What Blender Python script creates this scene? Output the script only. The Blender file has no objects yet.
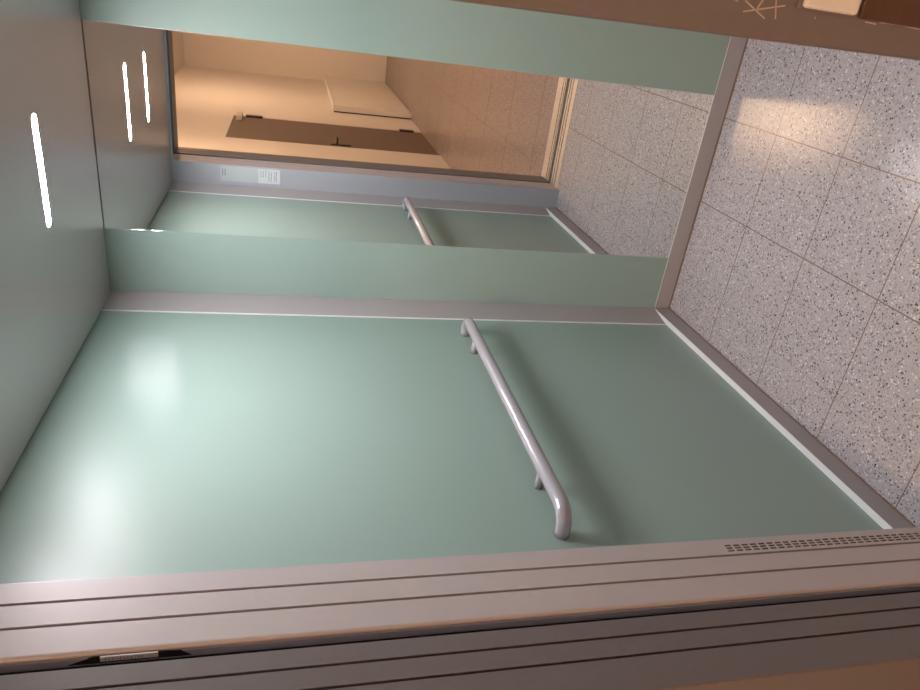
import bpy, bmesh, math, random
from mathutils import Vector, Matrix
random.seed(7)
C = bpy.context.scene.collection
SC = bpy.context.scene

# ------------------------------------------------------------------ materials
def mat(name, color, rough=0.5, metal=0.0, spec=0.5, emit=None, estr=0.0, coat=0.0):
    m = bpy.data.materials.new(name); m.use_nodes = True
    b = m.node_tree.nodes['Principled BSDF']
    b.inputs['Base Color'].default_value = (*color, 1)
    b.inputs['Roughness'].default_value = rough
    b.inputs['Metallic'].default_value = metal
    b.inputs['Specular IOR Level'].default_value = spec
    b.inputs['Coat Weight'].default_value = coat
    if emit:
        b.inputs['Emission Color'].default_value = (*emit, 1)
        b.inputs['Emission Strength'].default_value = estr
    return m

def noise_tint(m, scale=8.0, amt=0.06, rough_amt=0.0, bump=0.0, stretch=(1, 1, 1)):
    """small procedural variation of colour / roughness / bump of a material"""
    nt = m.node_tree; N = nt.nodes; L = nt.links
    b = N['Principled BSDF']
    geo = N.new('ShaderNodeNewGeometry'); mp = N.new('ShaderNodeMapping')
    mp.inputs['Scale'].default_value = stretch
    L.new(geo.outputs['Position'], mp.inputs['Vector'])
    n = N.new('ShaderNodeTexNoise'); n.inputs['Scale'].default_value = scale; n.inputs['Detail'].default_value = 4
    L.new(mp.outputs[0], n.inputs['Vector'])
    col = b.inputs['Base Color'].default_value[:]
    mr = N.new('ShaderNodeMapRange'); mr.inputs['To Min'].default_value = 1 - amt; mr.inputs['To Max'].default_value = 1 + amt
    L.new(n.outputs['Fac'], mr.inputs['Value'])
    mx = N.new('ShaderNodeVectorMath'); mx.operation = 'SCALE'
    mx.inputs[0].default_value = col[:3]
    L.new(mr.outputs[0], mx.inputs['Scale']); L.new(mx.outputs[0], b.inputs['Base Color'])
    if rough_amt:
        r0 = b.inputs['Roughness'].default_value
        m2 = N.new('ShaderNodeMapRange'); m2.inputs['To Min'].default_value = r0 - rough_amt; m2.inputs['To Max'].default_value = r0 + rough_amt
        L.new(n.outputs['Fac'], m2.inputs['Value']); L.new(m2.outputs[0], b.inputs['Roughness'])
    if bump:
        bp = N.new('ShaderNodeBump'); bp.inputs['Strength'].default_value = bump; bp.inputs['Distance'].default_value = 0.001
        L.new(n.outputs['Fac'], bp.inputs['Height']); L.new(bp.outputs[0], b.inputs['Normal'])
    return m

def terrazzo(name, pitch, ox, oy, tint=(1, 1, 1), jw=0.0017):
    m = bpy.data.materials.new(name); m.use_nodes = True
    nt = m.node_tree; N = nt.nodes; L = nt.links; b = N['Principled BSDF']
    geo = N.new('ShaderNodeNewGeometry')
    def vor(scale):
        v = N.new('ShaderNodeTexVoronoi'); v.inputs['Scale'].default_value = scale
        L.new(geo.outputs['Position'], v.inputs['Vector']); s = N.new('ShaderNodeSeparateColor'); L.new(v.outputs['Color'], s.inputs[0])
        return s, v
    def math_(op, a, b_=None):
        n = N.new('ShaderNodeMath'); n.operation = op
        for i, x in enumerate((a, b_)):
            if x is None: continue
            if isinstance(x, (int, float)): n.inputs[i].default_value = x
            else: L.new(x, n.inputs[i])
        return n.outputs[0]
    def mix(f, a, c):
        n = N.new('ShaderNodeMix'); n.data_type = 'RGBA'
        L.new(f, n.inputs['Factor'])
        for k, x in ((6, a), (7, c)):
            if isinstance(x, tuple): n.inputs[k].default_value = (*x, 1)
            else: L.new(x, n.inputs[k])
        return n.outputs[2]
    T = lambda c: tuple(c[i] * tint[i] for i in range(3))
    s1, v1 = vor(235.0); s2, v2 = vor(175.0); s3, v3 = vor(330.0)
    # matrix with mid-grey aggregate of many tones
    r = N.new('ShaderNodeValToRGB'); e = r.color_ramp.elements
    e[0].position = 0.0; e[0].color = (*T((0.32, 0.295, 0.31)), 1)
    e[1].position = 1.0; e[1].color = (*T((0.46, 0.425, 0.445)), 1)
    L.new(s3.outputs[0], r.inputs[0])
    c = r.outputs[0]
    dark = math_('MULTIPLY', math_('GREATER_THAN', s2.outputs[1], 0.925), math_('LESS_THAN', v2.outputs['Distance'], 0.52))
    c = mix(dark, c, T((0.06, 0.058, 0.068)))
    mid = math_('GREATER_THAN', s1.outputs[0], 0.90)
    c = mix(mid, c, T((0.22, 0.205, 0.215)))
    light = math_('GREATER_THAN', s1.outputs[2], 0.967)
    c = mix(light, c, T((0.60, 0.58, 0.59)))
    # tile joints
    sp = N.new('ShaderNodeSeparateXYZ'); L.new(geo.outputs['Position'], sp.inputs[0])
    def joint(o, off):
        f = math_('FLOORED_MODULO', math_('ADD', o, -off + pitch / 2), pitch)
        return math_('LESS_THAN', math_('ABSOLUTE', math_('ADD', f, -pitch / 2)), jw)
    worn = math_('ADD', math_('MULTIPLY', math_('GREATER_THAN', sp.outputs[0], 0.30), 0.7), 0.3)   # the joint next to the handrail wall is clogged and pale
    j = math_('MAXIMUM', math_('MULTIPLY', joint(sp.outputs[0], ox), worn), joint(sp.outputs[1], oy))
    c = mix(j, c, T((0.19, 0.135, 0.105)))
    L.new(c, b.inputs['Base Color'])
    b.inputs['Roughness'].default_value = 0.25
    b.inputs['Specular IOR Level'].default_value = 0.34
    return m

M = {}
M['glass'] = noise_tint(mat('satin_green_glass', (0.268, 0.362, 0.326), 0.39, 0, 0.8), 3.0, 0.02)
M['ceil'] = noise_tint(mat('brushed_steel_ceiling', (0.47, 0.43, 0.435), 0.30, 0.40, 0.5), 2.0, 0.03)
M['alu'] = noise_tint(mat('silver_coated_aluminium', (0.50, 0.45, 0.465), 0.46, 0.12, 0.5), 60.0, 0.03, 0.03)
M['alub'] = noise_tint(mat('silver_blue_coated_panel', (0.45, 0.45, 0.50), 0.42, 0.2, 0.5), 60.0, 0.03)
M['chrome'] = mat('polished_edge', (0.85, 0.85, 0.86), 0.18, 1.0)
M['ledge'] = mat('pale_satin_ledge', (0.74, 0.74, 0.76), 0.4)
M['outer'] = noise_tint(mat('slate_blue_coating', (0.40, 0.44, 0.58), 0.5), 60, 0.05)
M['rail'] = noise_tint(mat('satin_grey_lacquer', (0.41, 0.39, 0.43), 0.24, 0.25, 0.5, coat=0.25), 40, 0.02)
M['mirror'] = mat('mirror_silver', (0.86, 0.875, 0.86), 0.0, 1.0)
M['edge'] = mat('mirror_edge_dark', (0.22, 0.24, 0.23), 0.25, 0.6)
M['floor'] = terrazzo('terrazzo_tiles', 0.315, 0.778, 0.0)
M['floorh'] = terrazzo('terrazzo_tiles_hall', 0.63, 0.148, -2.005, (0.78, 0.69, 0.63), 0.0036)
M['led'] = mat('led_diffuser', (0.9, 0.9, 0.9), 0.4, 0, 0.5, (1.0, 0.965, 0.99), 305.0)
M['seal'] = mat('brown_sealant', (0.21, 0.14, 0.11), 0.7)
M['brown'] = noise_tint(mat('brown_door_paint', (0.165, 0.146, 0.150), 0.45, 0.0, 0.4), 90, 0.08, 0.04)
M['darkgap'] = mat('dark_shadow_gap', (0.02, 0.02, 0.022), 0.8)
M['shaft'] = mat('shaft_concrete', (0.05, 0.05, 0.055), 0.9)
M['gapshade'] = mat('black_rubber', (0.015, 0.015, 0.016), 0.6)  # near black: shade of gaps and the label cutout put into the colour
M['sill'] = noise_tint(mat('extruded_aluminium_sill', (0.62, 0.58, 0.54), 0.38, 0.6), 80, 0.05)
M['sign'] = mat('pale_sign_plastic', (0.50, 0.53, 0.54), 0.4)
M['sticker'] = mat('white_sticker', (0.66, 0.67, 0.69), 0.5)
M['ink'] = mat('grey_print', (0.12, 0.13, 0.15), 0.6)
M['faint'] = mat('pale_grey_print', (0.33, 0.33, 0.35), 0.6)
M['groove'] = mat('groove_filler', (0.32, 0.235, 0.225), 0.6)
M['frame'] = noise_tint(mat('grey_coated_aluminium', (0.39, 0.355, 0.362), 0.46, 0.12, 0.5), 60.0, 0.03, 0.03)
M['ivory'] = noise_tint(mat('ivory_plastic', (0.74, 0.73, 0.72), 0.4), 30, 0.03)
M['panel'] = noise_tint(mat('dark_brown_enamel', (0.085, 0.045, 0.03), 0.3, 0, 0.5), 20, 0.35, 0.05, 0, (1, 1, 8))
M['scratch'] = mat('bare_metal_scratch', (0.50, 0.42, 0.40), 0.5, 0.2)
M['hallwall'] = noise_tint(mat('cream_plaster', (0.76, 0.71, 0.66), 0.8), 30, 0.02, 0, 0.1)
M['hallceil'] = noise_tint(mat('white_plaster', (0.78, 0.74, 0.68), 0.85), 30, 0.02)
M['hdoor'] = noise_tint(mat('brown_laminate_door', (0.155, 0.105, 0.083), 0.45), 12, 0.08, 0, 0, (1, 1, 0.1))
M['hframe'] = mat('cream_door_frame', (0.66, 0.60, 0.53), 0.5)
M['black'] = mat('black_metal', (0.02, 0.018, 0.018), 0.4)
M['white'] = noise_tint(mat('white_laminate', (0.80, 0.77, 0.72), 0.5), 10, 0.02)
M['lamp'] = mat('opal_lamp_glass', (0.9, 0.85, 0.75), 0.4, 0, 0.5, (1.0, 0.64, 0.40), 105.0)
M['lampbase'] = mat('white_lamp_base', (0.8, 0.78, 0.74), 0.4)

# ------------------------------------------------------------------ mesh helpers
def box(bm, lo, hi, bevel=0.0):
    lo = Vector(lo); hi = Vector(hi)
    r = bmesh.ops.create_cube(bm, size=1.0)
    vs = r['verts']
    for v in vs:
        v.co = Vector([(lo[i] + hi[i]) / 2 + v.co[i] * (hi[i] - lo[i]) for i in range(3)])
    if bevel:
        es = {e for v in vs for e in v.link_edges}
        bmesh.ops.bevel(bm, geom=list(es), offset=bevel, segments=2, affect='EDGES', profile=0.5)
    return bm

def prism(bm, poly, a, b, axis=2):
    """extrude a closed 2-D polygon along an axis: axis 2 -> poly is (x,y); axis 0 -> poly is (y,z); axis 1 -> (x,z)"""
    def P(p, h):
        if axis == 2: return (p[0], p[1], h)
        if axis == 0: return (h, p[0], p[1])
        return (p[0], h, p[1])
    lo = [bm.verts.new(P(p, a)) for p in poly]; hi = [bm.verts.new(P(p, b)) for p in poly]
    n = len(poly)
    for i in range(n):
        bm.faces.new((lo[i], lo[(i + 1) % n], hi[(i + 1) % n], hi[i]))
    bm.faces.new(list(reversed(lo))); bm.faces.new(hi)
    bmesh.ops.recalc_face_normals(bm, faces=bm.faces[:])
    return bm

def tube(bm, pts, rad, seg=24, caps=True):
    pts = [Vector(p) for p in pts]
    rads = rad if isinstance(rad, (list, tuple)) else [rad] * len(pts)
    rings = []
    up = Vector((0, 0, 1))
    for i, p in enumerate(pts):
        t = (pts[min(i + 1, len(pts) - 1)] - pts[max(i - 1, 0)]).normalized()
        u = up if abs(t.dot(up)) < 0.95 else Vector((1, 0, 0))
        a = t.cross(u).normalized(); b = a.cross(t).normalized()
        rings.append([bm.verts.new(p + (a * math.cos(2 * math.pi * k / seg) + b * math.sin(2 * math.pi * k / seg)) * rads[i]) for k in range(seg)])
    for r0, r1 in zip(rings, rings[1:]):
        for k in range(seg):
            f = bm.faces.new((r0[k], r0[(k + 1) % seg], r1[(k + 1) % seg], r1[k])); f.smooth = True
    if caps:
        bm.faces.new(rings[0]); bm.faces.new(list(reversed(rings[-1])))
    bmesh.ops.recalc_face_normals(bm, faces=bm.faces[:])
    return bm

def stadium(x0, x1, y, w, n=10):
    """rounded-end slot outline in x,y"""
    r = w / 2; out = []
    for k in range(n + 1):
        a = -math.pi / 2 + math.pi * k / n; out.append((x1 - r + r * math.cos(a), y + r * math.sin(a)))
    for k in range(n + 1):
        a = math.pi / 2 + math.pi * k / n; out.append((x0 + r + r * math.cos(a), y + r * math.sin(a)))
    return out

def new(): return bmesh.new()

def obj(name, bm, m, parent=None, origin=None, label=None):
    me = bpy.data.meshes.new(name)
    if parent is not None:
        p = parent; off = Vector((0, 0, 0))
        while p is not None: off += p.location; p = p.parent
    elif origin is not None: off = Vector(origin)
    else:
        xs = [v.co for v in bm.verts]
        off = Vector(((min(v.x for v in xs) + max(v.x for v in xs)) / 2, (min(v.y for v in xs) + max(v.y for v in xs)) / 2, min(v.z for v in xs)))
    bmesh.ops.translate(bm, verts=bm.verts[:], vec=-off)
    bm.to_mesh(me); bm.free()
    me.materials.append(M[m])
    o = bpy.data.objects.new(name, me); C.objects.link(o)
    if parent is not None: o.parent = parent
    else: o.location = off
    if label: o['label'] = label
    return o

def struct(name, bm, m, parent=None, label=None, cat=None):
    o = obj(name, bm, m, parent)
    if parent is None:
        o['kind'] = 'structure'
        if label: o['label'] = label
        if cat: o['category'] = cat
    return o

def thing(name, label, cat, loc, group=None):
    o = bpy.data.objects.new(name, None); C.objects.link(o); o.location = loc
    o['label'] = label; o['category'] = cat
    if group: o['group'] = group
    return o

def tag(o, label, cat, group=None):
    o['label'] = label; o['category'] = cat
    if group: o['group'] = group
    return o

def dup(root, loc, label):
    r = root.copy(); C.objects.link(r); r.location = loc; r['label'] = label
    for ch in list(root.children):
        c = ch.copy(); C.objects.link(c); c.parent = r
        for g in list(ch.children):
            d = g.copy(); C.objects.link(d); d.parent = c
    return r

# ------------------------------------------------------------------ dimensions (left cabin baseboard x=0, back wall y=0, floor z=0)
HEADL = 2.156
W, D, H = 1.075, 1.435, 2.15
GD, CW, HB = 0.021, 0.117, 0.068       # recess of side glass, corner post width, baseboard height
XL, XR = 0.1075, 1.062                  # cabin doorway
XLB, XRB = 0.108, 1.0500               # landing doorway
YB1, YL0, YL1 = -1.588, -1.612, -1.752 # end of cabin jamb, start / end of landing jamb
HEAD = 2.143

# ------------------------------------------------------------------ cabin shell
struct('floor', box(new(), (-0.06, -1.470, -0.04), (W + 0.06, 0.06, 0.0)), 'floor', label='speckled grey terrazzo tiled lift floor')
struct('ceiling', box(new(), (-GD + 0.009, -D + 0.006, H), (W + GD - 0.006, -0.006, H + 0.02)), 'ceil', label='satin steel lift ceiling')
struct('ceiling_void', box(new(), (-0.10, -D - 0.05, H + 0.06), (W + 0.10, 0.10, H + 0.08)), 'shaft')

def post(bm, x0, s, yc, d):
    # slanted corner post: from the baseboard line at the corner back to the recessed glass. s: +1 left wall, -1 right wall; d: direction away from the corner
    poly = [(x0, yc), (x0 - s * GD, yc + d * CW), (x0 - s * 0.06, yc + d * CW), (x0 - s * 0.06, yc)]
    prism(bm, poly, HB, H + 0.05)
    return bm

def bead(bm, x0, s, yc, d):
    y = yc + d * CW; x = x0 - s * GD
    prism(bm, [(x + s * 0.0035, y - d * 0.0005), (x + s * 0.0035, y + d * 0.0035), (x - s * 0.012, y + d * 0.0035), (x - s * 0.012, y - d * 0.0005)], HB, H + 0.05)
    return bm

wl = struct('wall_left', box(new(), (-0.06, -D + CW, HB), (-GD, -CW, H + 0.05)), 'glass', label='pale green satin glass lift side wall behind the handrail')
bl = struct('baseboard_left', box(new(), (-0.06, -D, 0.0), (0.0, 0.0, HB), 0.001), 'frame', label='silver baseboard under the handrail wall')
obj('sealant', box(new(), (0.0, -D, 0.0), (0.004, 0.0, 0.005)), 'seal', bl)
obj('ledge_lit_top', box(new(), (-0.03, -D + 0.001, HB), (-0.0004, -0.001, HB + 0.0012)), 'ledge', bl)  # paler than the baseboard: light from above put into the top's colour
t1 = struct('trim_1', post(new(), 0.0, 1, 0.0, -1), 'frame', label='silver corner post beside the mirror wall')
obj('edge_bead', bead(new(), 0.0, 1, 0.0, -1), 'ledge', t1)
t2 = struct('trim_2', post(new(), 0.0, 1, -D, 1), 'frame', label='silver corner post beside the doorway, seen in the mirror')
obj('edge_bead', bead(new(), 0.0, 1, -D, 1), 'ledge', t2)

struct('wall_right', box(new(), (W + GD, -D + CW, HB), (W + 0.06, -CW, H + 0.05)), 'glass', label='green glass lift wall opposite the handrail')
struct('baseboard_right', box(new(), (W, -D, 0.0), (W + 0.06, 0.0, HB), 0.001), 'frame')
t3 = struct('trim_3', post(new(), W, -1, 0.0, -1), 'frame'); obj('edge_bead', bead(new(), W, -1, 0.0, -1), 'chrome', t3)
t4 = struct('trim_4', post(new(), W, -1, -D, 1), 'frame'); obj('edge_bead', bead(new(), W, -1, -D, 1), 'chrome', t4)

# back wall: green glass either side of a full height mirror strip
MX0, MX1 = 0.2235, 0.8485
bm = new()
box(bm, (-0.05, 0.0012, HB), (MX0 - 0.002, 0.03, H + 0.05)); box(bm, (MX1 + 0.002, 0.0012, HB), (W + 0.05, 0.03, H + 0.05))
box(bm, (-0.06, 0.03, 0.0), (W + 0.06, 0.06, H + 0.05))
struct('wall_back', bm, 'glass', label='pale green glass back wall either side of the mirror')
bb = struct('baseboard_back', box(new(), (0.0, 0.0, 0.0), (W, 0.03, HB), 0.001), 'frame', label='silver baseboard below the mirror')
obj('sealant', box(new(), (0.004, -0.004, 0.0), (W, 0.0, 0.005)), 'seal', bb)
obj('edge_bead', box(new(), (0.0, -0.0004, HB - 0.0012), (W, 0.0012, HB + 0.0003)), 'ledge', bb)
mr = thing('mirror', 'tall frameless mirror strip set into the green glass back wall', 'mirror', ((MX0 + MX1) / 2, 0.01, HB))
obj('mirror_glass', box(new(), (MX0, 0.002, HB + 0.001), (MX1, 0.008, H + 0.03)), 'mirror', mr)
obj('edge_strip', box(new(), (MX0 - 0.002, 0.001, HB + 0.001), (MX0, 0.01, H + 0.03)), 'chrome', mr)
obj('edge_strip', box(new(), (MX1, 0.001, HB + 0.001), (MX1 + 0.002, 0.01, H + 0.03)), 'chrome', mr)

# front return panels and header facing into the cabin
bm = new()
box(bm, (-0.06, -D - 0.002, 0.0), (XL - 0.0005, -D, H + 0.05))
box(bm, (XR + 0.0005, -D - 0.002, 0.0), (W + 0.06, -D, H + 0.05))
box(bm, (XL - 0.0005, -D - 0.002, HEAD - 0.004), (XR + 0.0005, -D, H + 0.05))
struct('wall_front', bm, 'alub', label='grey blue return panel beside the doorway, seen in the mirror')

# ------------------------------------------------------------------ cabin door frame (three reveal strips with shadow grooves, vent slots at the foot)
cf = thing('lift_door_frame', 'pale silver lift door frame with two shadow grooves and vent slots at its foot', 'door frame', ((XL + XR) / 2, -1.51, 0.0))
G1, G2, GW = -1.481, -1.529, 0.0055

def rounded_end(x, y1, s, r=0.0075, n=6):
    # points going from the reveal face round to the outward face (towards -y)
    return [(x - s * (r - r * math.cos(a)), y1 + r - r * math.sin(a)) for a in [math.pi / 2 * k / n for k in range(n + 1)]]

def lean(bm, s):
    # the right landing jamb stands a little out of plumb
    if s == -1:
        for v in bm.verts: v.co.x += (1.15 - v.co.z) * 0.0135
    return bm

def strip_poly(x, s, ya, yb, round_end=False, depth=0.05, y_back=None):
    p = [(x - s * depth, ya), (x, ya)]
    if round_end: p += rounded_end(x, yb, s) + [(x - s * depth, yb)]
    else: p += [(x, yb), (x - s * depth, yb)]
    return p

for (x, s) in ((XL, 1), (XR, -1)):
    y0 = -D - 0.0022
    if s == 1:
        # first strip carries the perforated vent: the face is built round real slots, a dark cavity lies behind
        bm = new()
        Z0, Z1 = 0.06, 0.676
        prism(bm, strip_poly(x, s, y0, G1 + GW / 2), Z1, H + 0.04)
        prism(bm, strip_poly(x, s, y0, G1 + GW / 2), 0.0, Z0)
        rows = [(-1.4523, -1.4567), (-1.4595, -1.4639), (-1.4667, -1.4711)]
        pitch, slot = 0.0203, 0.0142
        ys = [y0]
        for a, b in rows: ys += [a, b]
        ys.append(G1 + GW / 2)
        def quad(ya, yb, za, zb, xx=x):
            bm.faces.new([bm.verts.new(c) for c in ((xx, ya, za), (xx, yb, za), (xx, yb, zb), (xx, ya, zb))])
        for i in range(0, len(ys), 2): quad(ys[i], ys[i + 1], Z0, Z1)
        for ri, (a, b) in enumerate(rows):
            z = Z1 - 0.004; prev = Z1
            while z - slot > Z0 + 0.01:
                quad(a, b, z, prev)
                for (ya, yb, za, zb) in ((a, a, z - slot, z), (b, b, z - slot, z)):
                    bm.faces.new([bm.verts.new(c) for c in ((x, ya, za), (x, ya, zb), (x - 0.002, ya, zb), (x - 0.002, ya, za))])
                prev = z - slot; z -= pitch
            quad(a, b, Z0, prev)
        bm.faces.new([bm.verts.new(c) for c in ((x, ys[-1], Z0), (x, ys[-1], Z1), (x - 0.05, ys[-1], Z1), (x - 0.05, ys[-1], Z0))])
        st = obj('reveal_strip', bm, 'alu', cf, label='strip with three rows of small vent slots at its foot')
        obj('vent_cavity', box(new(), (x - 0.04, y0 - 0.002, Z0), (x - 0.004, G1 + GW / 2 + 0.0005, Z1)), 'darkgap', st)
    else:
        obj('reveal_strip', prism(new(), strip_poly(x, s, y0, G1 + GW / 2), 0.0, H + 0.04), 'alu', cf)
    obj('reveal_strip', prism(new(), strip_poly(x, s, G1 - GW / 2, G2 + GW / 2), 0.0, H + 0.04), 'alu', cf)
    obj('reveal_strip', prism(new(), strip_poly(x, s, G2 - GW / 2, YB1, True), 0.0, H + 0.04), 'alu', cf)
    xa, xb = sorted((x - s * 0.05, x - s * 0.006))
    for g in (G1, G2): obj('groove', box(new(), (xa, g - GW / 2, 0.0), (xb, g + GW / 2, H + 0.04)), 'groove', cf)
obj('head', box(new(), (XL + 0.0005, YB1, HEAD + 0.018), (XR - 0.0005, -D - 0.0022, HEAD + 0.05), 0.002), 'gapshade', cf, label='dark underside of the door head')  # black block: darkness of the door-head void put into the colour

obj('outer_plate', box(new(), (XL - 0.0225, YB1 - 0.0016, 0.0), (XL - 0.0078, YB1 - 0.0001, H + 0.04)), 'outer', cf)
obj('gasket', box(new(), (XL - 0.05, YB1 - 0.0030, 0.0), (XL - 0.0225, YB1 - 0.0001, H + 0.04)), 'gapshade', cf)  # black strip added: shade deep in the gap put into the colour
obj('label_recess', prism(new(), [(XL - 0.019, 1.70), (XL - 0.007, 1.715), (XL - 0.0055, 1.74), (XL - 0.0055, 1.84), (XL - 0.019, 1.875)], YB1 - 0.0022, YB1 - 0.0002, 1), 'gapshade', cf)  # flat black plate: shade of a cutout round the label, as colour
# safety label stuck on the outer face of the cabin jamb, inside the gap
lb = thing('safety_label', 'small white printed label in the dark gap beside the silver door frame', 'label', (XL - 0.012, YB1 - 0.001, 1.752))
obj('label_plate', box(new(), (XL - 0.0135, YB1 - 0.005, 1.748), (XL - 0.0035, YB1 - 0.0023, 1.829), 0.0006), 'sticker', lb)
bm = new()
z = 1.822
while z > 1.770:
    h = random.uniform(0.001, 0.003)
    box(bm, (XL - 0.0112, YB1 - 0.0053, z - h), (XL - 0.0058, YB1 - 0.0048, z)); z -= h + 0.0035
obj('print', bm, 'faint', lb)

# ------------------------------------------------------------------ landing door frame (brown)
lf = thing('landing_door_frame', 'mauve brown painted metal landing door frame, scratched, nearest the viewer', 'door frame', ((XLB + XRB) / 2, -1.68, 0.0))
J1, J2, JW = -1.6475, -1.6865, 0.0050
for (x, s) in ((XLB, 1), (XRB, -1)):
    for (ya, yb, rd) in ((YL0, J1 + JW / 2, False), (J1 - JW / 2, J2 + JW / 2, False)):
        obj('jamb_strip', lean(prism(new(), strip_poly(x, s, ya, yb, False, 0.04), 0.0, HEAD + 0.1), s), 'brown', lf)
    # last strip returns as the wide front face towards the hall
    yb = YL1
    poly = [(x - s * 0.125, J2 - JW / 2), (x, J2 - JW / 2)] + rounded_end(x, yb, s, 0.004) + [(x - s * 0.125, yb)]
    obj('jamb_face', lean(prism(new(), poly, 0.0, HEAD + 0.15), s), 'brown', lf)
    xa, xb = sorted((x - s * 0.04, x - s * 0.006))
    for g in (J1, J2): obj('groove', lean(box(new(), (xa, g - JW / 2, 0.0), (xb, g + JW / 2, HEAD + 0.1)), s), 'darkgap', lf)
obj('head', box(new(), (XLB + 0.0005, YL1, HEADL), (XRB - 0.0005, YL0, HEAD + 0.15), 0.002), 'brown', lf)
# scratches in the paint of the right jamb face
bm = new()
YS = YL1 - 0.0002
def scratch(x0, z0, x1, z1, w=0.0013):
    a = Vector((x0, 0, z0)); b = Vector((x1, 0, z1)); t = (b - a).normalized(); n = Vector((-t.z, 0, t.x)) * w / 2
    vs = []
    for yy in (YS, YS + 0.0004):
        for p in (a + n, b + n, b - n, a - n): vs.append(bm.verts.new((p.x, yy, p.z)))
    bm.faces.new(vs[:4]); bm.faces.new(vs[7:3:-1])
    for i in range(4): bm.faces.new((vs[i], vs[(i + 1) % 4], vs[4 + (i + 1) % 4], vs[4 + i]))
SCR = []   # filled below from measured marks
for a in [(1.080, 1.171, 1.068, 1.146), (1.071, 1.170, 1.081, 1.129), (1.083, 1.153, 1.075, 1.157), (1.084, 1.140, 1.069, 1.135), (1.0795, 1.182, 1.0785, 1.178),
          (1.0758, 1.0945, 1.0742, 1.0940), (1.0782, 1.039, 1.0778, 1.026), (1.0797, 1.023, 1.0806, 1.001), (1.0806, 1.001, 1.0792, 0.975)]:
    scratch(*a)
obj('scratches', bm, 'scratch', lf, label='pale scratch marks in the brown paint')

obj('call_plate', box(new(), (1.0800, YL1 - 0.004, 0.80), (1.1650, YL1 - 0.0002, 1.0500), 0.0015), 'panel', lf, label='dark brown glossy call panel plate')
bt = thing('call_button', 'ivory square push button on the brown landing frame, at the top edge', 'button', (1.11, YL1, 1.0545))
obj('button_cap', box(new(), (1.0815, YL1 - 0.008, 1.0560), (1.1380, YL1 - 0.002, 1.1145), 0.003), 'ivory', bt)
obj('button_ring', box(new(), (1.0800, YL1 - 0.003, 1.0545), (1.1395, YL1 - 0.0002, 1.1180), 0.001), 'brown', bt)

# ------------------------------------------------------------------ sills
def sill(name, y0, y1, grooves, label):
    # profile in (y,z): flat top at z=0.002 with slots
    p = [(y0, -0.03), (y0, 0.002)]
    for (a, b) in grooves: p += [(a, 0.002), (a, -0.012), (b, -0.012), (b, 0.002)]
    p += [(y1, 0.002), (y1, -0.03)]
    return tag(obj(name, prism(new(), p, -0.05, W + 0.06, 0), 'sill'), label, 'door sill')
sill('door_sill', -1.471, -1.592, [(-1.522, -1.536), (-1.560, -1.574)], 'grooved aluminium lift sill next to the lift floor, seen in the mirror')
sill('door_sill', -1.634, -1.772, [(-1.644, -1.657), (-1.676, -1.689)], 'wider aluminium landing sill next to the hall floor, seen in the mirror')

# ------------------------------------------------------------------ notice sign on the return panel
sg = thing('notice_sign', 'pale printed notice on the grey return panel, seen in the mirror', 'sign', (0.06, -D, 1.603))
obj('sign_plate', box(new(), (0.020, -D, 1.603), (0.100, -D + 0.002, 1.910), 0.0005), 'sign', sg)
obj('sticker', box(new(), (0.022, -D + 0.0018, 1.605), (0.098, -D + 0.0026, 1.716)), 'sticker', sg)
bm = new()
yy = (-D + 0.0024, -D + 0.0030)
for zr in (1.622, 1.630, 1.648, 1.660, 1.676, 1.690, 1.702):
    x = 0.034 if zr < 1.67 else 0.056
    while x < 0.088:
        w = random.uniform(0.002, 0.007); box(bm, (x, yy[0], zr), (x + w, yy[1], zr + 0.0035)); x += w + 0.003
obj('text_lines', bm, 'ink', sg); bm = new()
for zr in (1.884, 1.896): box(bm, (0.050, -D + 0.0018, zr), (0.086, -D + 0.0024, zr + 0.0028))
obj('heading', bm, 'ink', sg)

# ------------------------------------------------------------------ handrail
hr = thing('handrail', 'grey lacquered tubular handrail with bent ends on the green glass side wall', 'handrail', (0.0, -0.75, 0.9))
RX, RZ, RR, BR = 0.042, 0.941, 0.0185, 0.046
YF, YN = -0.241, -1.263
pts = [(-GD + 0.0005, YF, RZ), (RX - BR, YF, RZ)]
for k in range(1, 11):
    a = math.pi / 2 * k / 10; pts.append((RX - BR + BR * math.sin(a), YF - BR + BR * math.cos(a), RZ))
pts.append((RX, -0.75, RZ))
for k in range(0, 11):
    a = math.pi / 2 * k / 10; pts.append((RX - BR + BR * math.cos(a), YN + BR - BR * math.sin(a), RZ))
pts.append((-GD + 0.0005, YN, RZ))
obj('rail', tube(new(), pts, RR, 32), 'rail', hr)
for y in (-0.378, -1.090):
    bk = obj('bracket', tube(new(), [(-GD + 0.0005, y, RZ), (0.0, y, RZ), (RX - 0.010, y, RZ)], [0.0120, 0.0108, 0.0100], 20), 'rail', hr)

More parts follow.
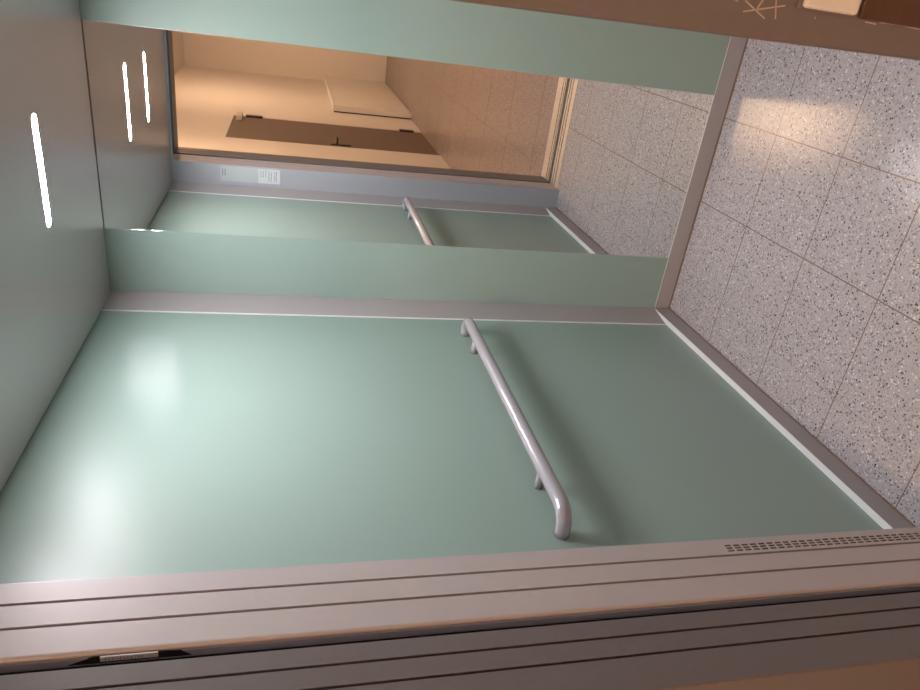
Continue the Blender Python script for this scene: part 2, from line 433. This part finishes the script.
# ------------------------------------------------------------------ LED slots in the cabin ceiling
LX0, LX1 = 0.398, 0.676
def led(y):
    t = thing('ceiling_light', 'slim white LED slot light in the steel ceiling, the one nearer the mirror', 'ceiling light', ((LX0 + LX1) / 2, y, H), 'LED slots in the lift ceiling')
    obj('diffuser', prism(new(), stadium(LX0, LX1, y, 0.0355), H - 0.0003, H + 0.004), 'led', t)
    bm = new()
    o = stadium(LX0 - 0.0015, LX1 + 0.0015, y, 0.0385); i = stadium(LX0 + 0.0001, LX1 - 0.0001, y, 0.0357)
    n = len(o)
    vo = [bm.verts.new((p[0], p[1], H - 0.0004)) for p in o]; vi = [bm.verts.new((p[0], p[1], H - 0.0004)) for p in i]
    wo = [bm.verts.new((p[0], p[1], H + 0.001)) for p in o]; wi = [bm.verts.new((p[0], p[1], H + 0.001)) for p in i]
    for k in range(n):
        j = (k + 1) % n
        bm.faces.new((vo[k], vo[j], vi[j], vi[k])); bm.faces.new((vo[k], wo[k], wo[j], vo[j])); bm.faces.new((vi[k], vi[j], wi[j], wi[k])); bm.faces.new((wo[k], wi[k], wi[j], wo[j]))
    bmesh.ops.recalc_face_normals(bm, faces=bm.faces[:])
    obj('rim', bm, 'alu', t)
    return t
l1 = led(-0.515)
dup(l1, ((LX0 + LX1) / 2, -0.905, H), 'slim white LED slot light nearer the doorway, seen only in the mirror')

# ------------------------------------------------------------------ hall outside (seen in the mirror)
HX0, HX1, HY0, HY1, HZ = -0.47, 2.30, -9.85, -1.772, 3.15
struct('floor_hall', box(new(), (HX0 - 0.1, HY0 - 0.1, -0.04), (HX1 + 0.1, -1.7725, 0.0)), 'floorh', label='tiled floor of the warm lit hall, seen in the mirror')
struct('ceiling_hall', box(new(), (HX0 - 0.1, HY0 - 0.1, HZ), (HX1 + 0.1, -1.60, HZ + 0.05)), 'hallceil')
DY0, DY1, DZ = -4.86, -6.06, 2.16
bm = new()
box(bm, (HX0 - 0.10, DY0, 0.0), (HX0, -1.60, HZ)); box(bm, (HX0 - 0.10, HY0, 0.0), (HX0, DY1, HZ)); box(bm, (HX0 - 0.10, DY1, DZ), (HX0, DY0, HZ))
struct('wall_hall_left', bm, 'hallwall', label='cream plaster hall wall with a brown door, seen in the mirror')
struct('wall_hall_far', box(new(), (HX0 - 0.1, HY0 - 0.1, 0.0), (HX1 + 0.1, HY0, HZ)), 'hallwall', label='cream end wall of the hall, seen in the mirror')
struct('wall_hall_right', box(new(), (HX1, HY0, 0.0), (HX1 + 0.1, -1.60, HZ)), 'hallwall')
bm = new()
yf0, yf1 = -1.745, -1.625
box(bm, (HX0, yf0, 0.0), (XLB - 0.126, yf1, HZ)); box(bm, (XRB + 0.126, yf0, 0.0), (HX1, yf1, HZ)); box(bm, (XLB - 0.126, yf0, HEAD + 0.151), (XRB + 0.126, yf1, HZ))
struct('wall_hall_front', bm, 'hallwall', label='cream hall wall around the landing door frame')

dr = bpy.data.objects.new('door_1', None); C.objects.link(dr); dr.location = (HX0, (DY0 + DY1) / 2, 0.0)
dr['kind'] = 'structure'; dr['label'] = 'dark brown hall door with black lever handle, seen in the mirror'
obj('leaf', box(new(), (HX0 - 0.045, DY1 + 0.006, 0.006), (HX0 - 0.004, DY0 - 0.006, DZ - 0.006), 0.002), 'hdoor', dr)
for (za, zb) in ((1.85, 2.03), (0.10, 0.27)):
    obj('hinge', box(new(), (HX0 - 0.004, DY1 - 0.050, za), (HX0 + 0.012, DY1 + 0.030, zb), 0.003), 'black', dr)
bm = new(); box(bm, (HX0 - 0.004, DY0 - 0.115, 0.93), (HX0 + 0.006, DY0 - 0.075, 1.13), 0.002)
tube(bm, [(HX0 + 0.004, DY0 - 0.095, 1.07), (HX0 + 0.055, DY0 - 0.095, 1.07)], 0.010, 12)
tube(bm, [(HX0 + 0.055, DY0 - 0.085, 1.07), (HX0 + 0.055, DY0 - 0.230, 1.07)], 0.010, 12)
obj('door_handle', bm, 'black', dr)
bm = new(); box(bm, (HX0 - 0.004, DY1 + 0.02, 2.06), (HX0 + 0.045, DY1 + 0.26, 2.12), 0.004)
obj('door_closer', bm, 'hframe', dr)

cb = thing('low_cabinet', 'long low white cabinet along the hall wall, seen in the mirror', 'cabinet', (HX0 + 0.08, -8.2, 0.0))
obj('cabinet_body', box(new(), (HX0 + 0.015, HY0 + 0.0005, 0.03), (HX0 + 0.085, -6.90, 0.985), 0.003), 'white', cb)
obj('cabinet_top', box(new(), (HX0 + 0.015, HY0 + 0.0005, 0.985), (HX0 + 0.095, -6.89, 1.012), 0.003), 'white', cb)
obj('wall_gap_shade', box(new(), (HX0 + 0.0005, HY0 + 0.0005, 0.01), (HX0 + 0.015, -6.91, 1.00)), 'black', cb)  # black strip: shadow gap between cabinet and wall put into the colour
obj('plinth', box(new(), (HX0 + 0.015, HY0 + 0.0005, 0.0), (HX0 + 0.075, -6.91, 0.03)), 'white', cb)

# opal ceiling lamps of the hall
def lamp(x, y, label):
    t = thing('hall_lamp', label, 'ceiling lamp', (x, y, HZ), 'opal lamps on the hall ceiling')
    bm = new(); tube(bm, [(x, y, HZ), (x, y, HZ - 0.025)], 0.17, 40); obj('lamp_base', bm, 'lampbase', t)
    bm = new(); tube(bm, [(x, y, HZ - 0.025), (x, y, HZ - 0.060), (x, y, HZ - 0.085), (x, y, HZ - 0.095)], [0.185, 0.185, 0.14, 0.05], 40); obj('lamp_shade', bm, 'lamp', t)
    return t
la = lamp(0.42, -3.60, 'round opal ceiling lamp in the hall just outside the lift')
dup(la, (0.95, -7.3, HZ), 'round opal ceiling lamp at the far end of the hall')

# ------------------------------------------------------------------ dark lift shaft round the cabin
bm = new()
box(bm, (-0.35, 0.25, -0.3), (1.45, 0.30, 2.7)); box(bm, (-0.40, -1.62, -0.3), (-0.35, 0.30, 2.7)); box(bm, (1.45, -1.62, -0.3), (1.50, 0.30, 2.7))
box(bm, (-0.35, -1.62, 2.65), (1.45, 0.25, 2.70)); box(bm, (-0.40, -1.62, -0.35), (1.50, 0.30, -0.30))
struct('wall_shaft', bm, 'shaft')

# every piece of the setting says what it is
LAB = {'ceiling_void': 'dark void above the lift ceiling panel', 'wall_right': 'green glass lift wall opposite the handrail',
       'baseboard_right': 'silver baseboard of the wall opposite the handrail', 'trim_3': 'silver corner post between mirror wall and opposite wall',
       'trim_4': 'silver corner post between opposite wall and doorway', 'ceiling_hall': 'white plaster ceiling of the warm lit hall',
       'wall_hall_right': 'cream hall wall opposite the brown door', 'wall_shaft': 'dark concrete lift shaft around the cabin'}
for o in list(C.objects):
    if o.get('kind') == 'structure':
        if 'label' not in o: o['label'] = LAB[o.name]
        o['category'] = o.name.split('_')[0]

# ------------------------------------------------------------------ world, camera, view
w = bpy.data.worlds.new('world'); SC.world = w; w.use_nodes = True
w.node_tree.nodes['Background'].inputs[0].default_value = (0.02, 0.02, 0.022, 1)
R = [[0.128885, -0.211808, -0.968776], [-0.884357, -0.46655, -0.01565], [-0.448667, 0.85876, -0.247445]]
cam = bpy.data.cameras.new('camera'); co = bpy.data.objects.new('camera', cam); C.objects.link(co)
cam.sensor_fit = 'HORIZONTAL'; cam.sensor_width = 36.0; cam.lens = 36.0 * 687.950 / 920.0
cam.clip_start = 0.01
m = Matrix.Identity(4)
for i in range(3):
    m[i][0] = R[0][i]; m[i][1] = -R[1][i]; m[i][2] = -R[2][i]
m.translation = Vector((1.05044, -2.37422, 1.56813))
co.matrix_world = m
SC.camera = co
SC.cycles.sample_clamp_indirect = 0.0
SC.view_settings.view_transform = 'Standard'; SC.view_settings.look = 'None'
SC.view_settings.exposure = 0.2; SC.view_settings.gamma = 1.0
SC.view_settings.use_curve_mapping = False
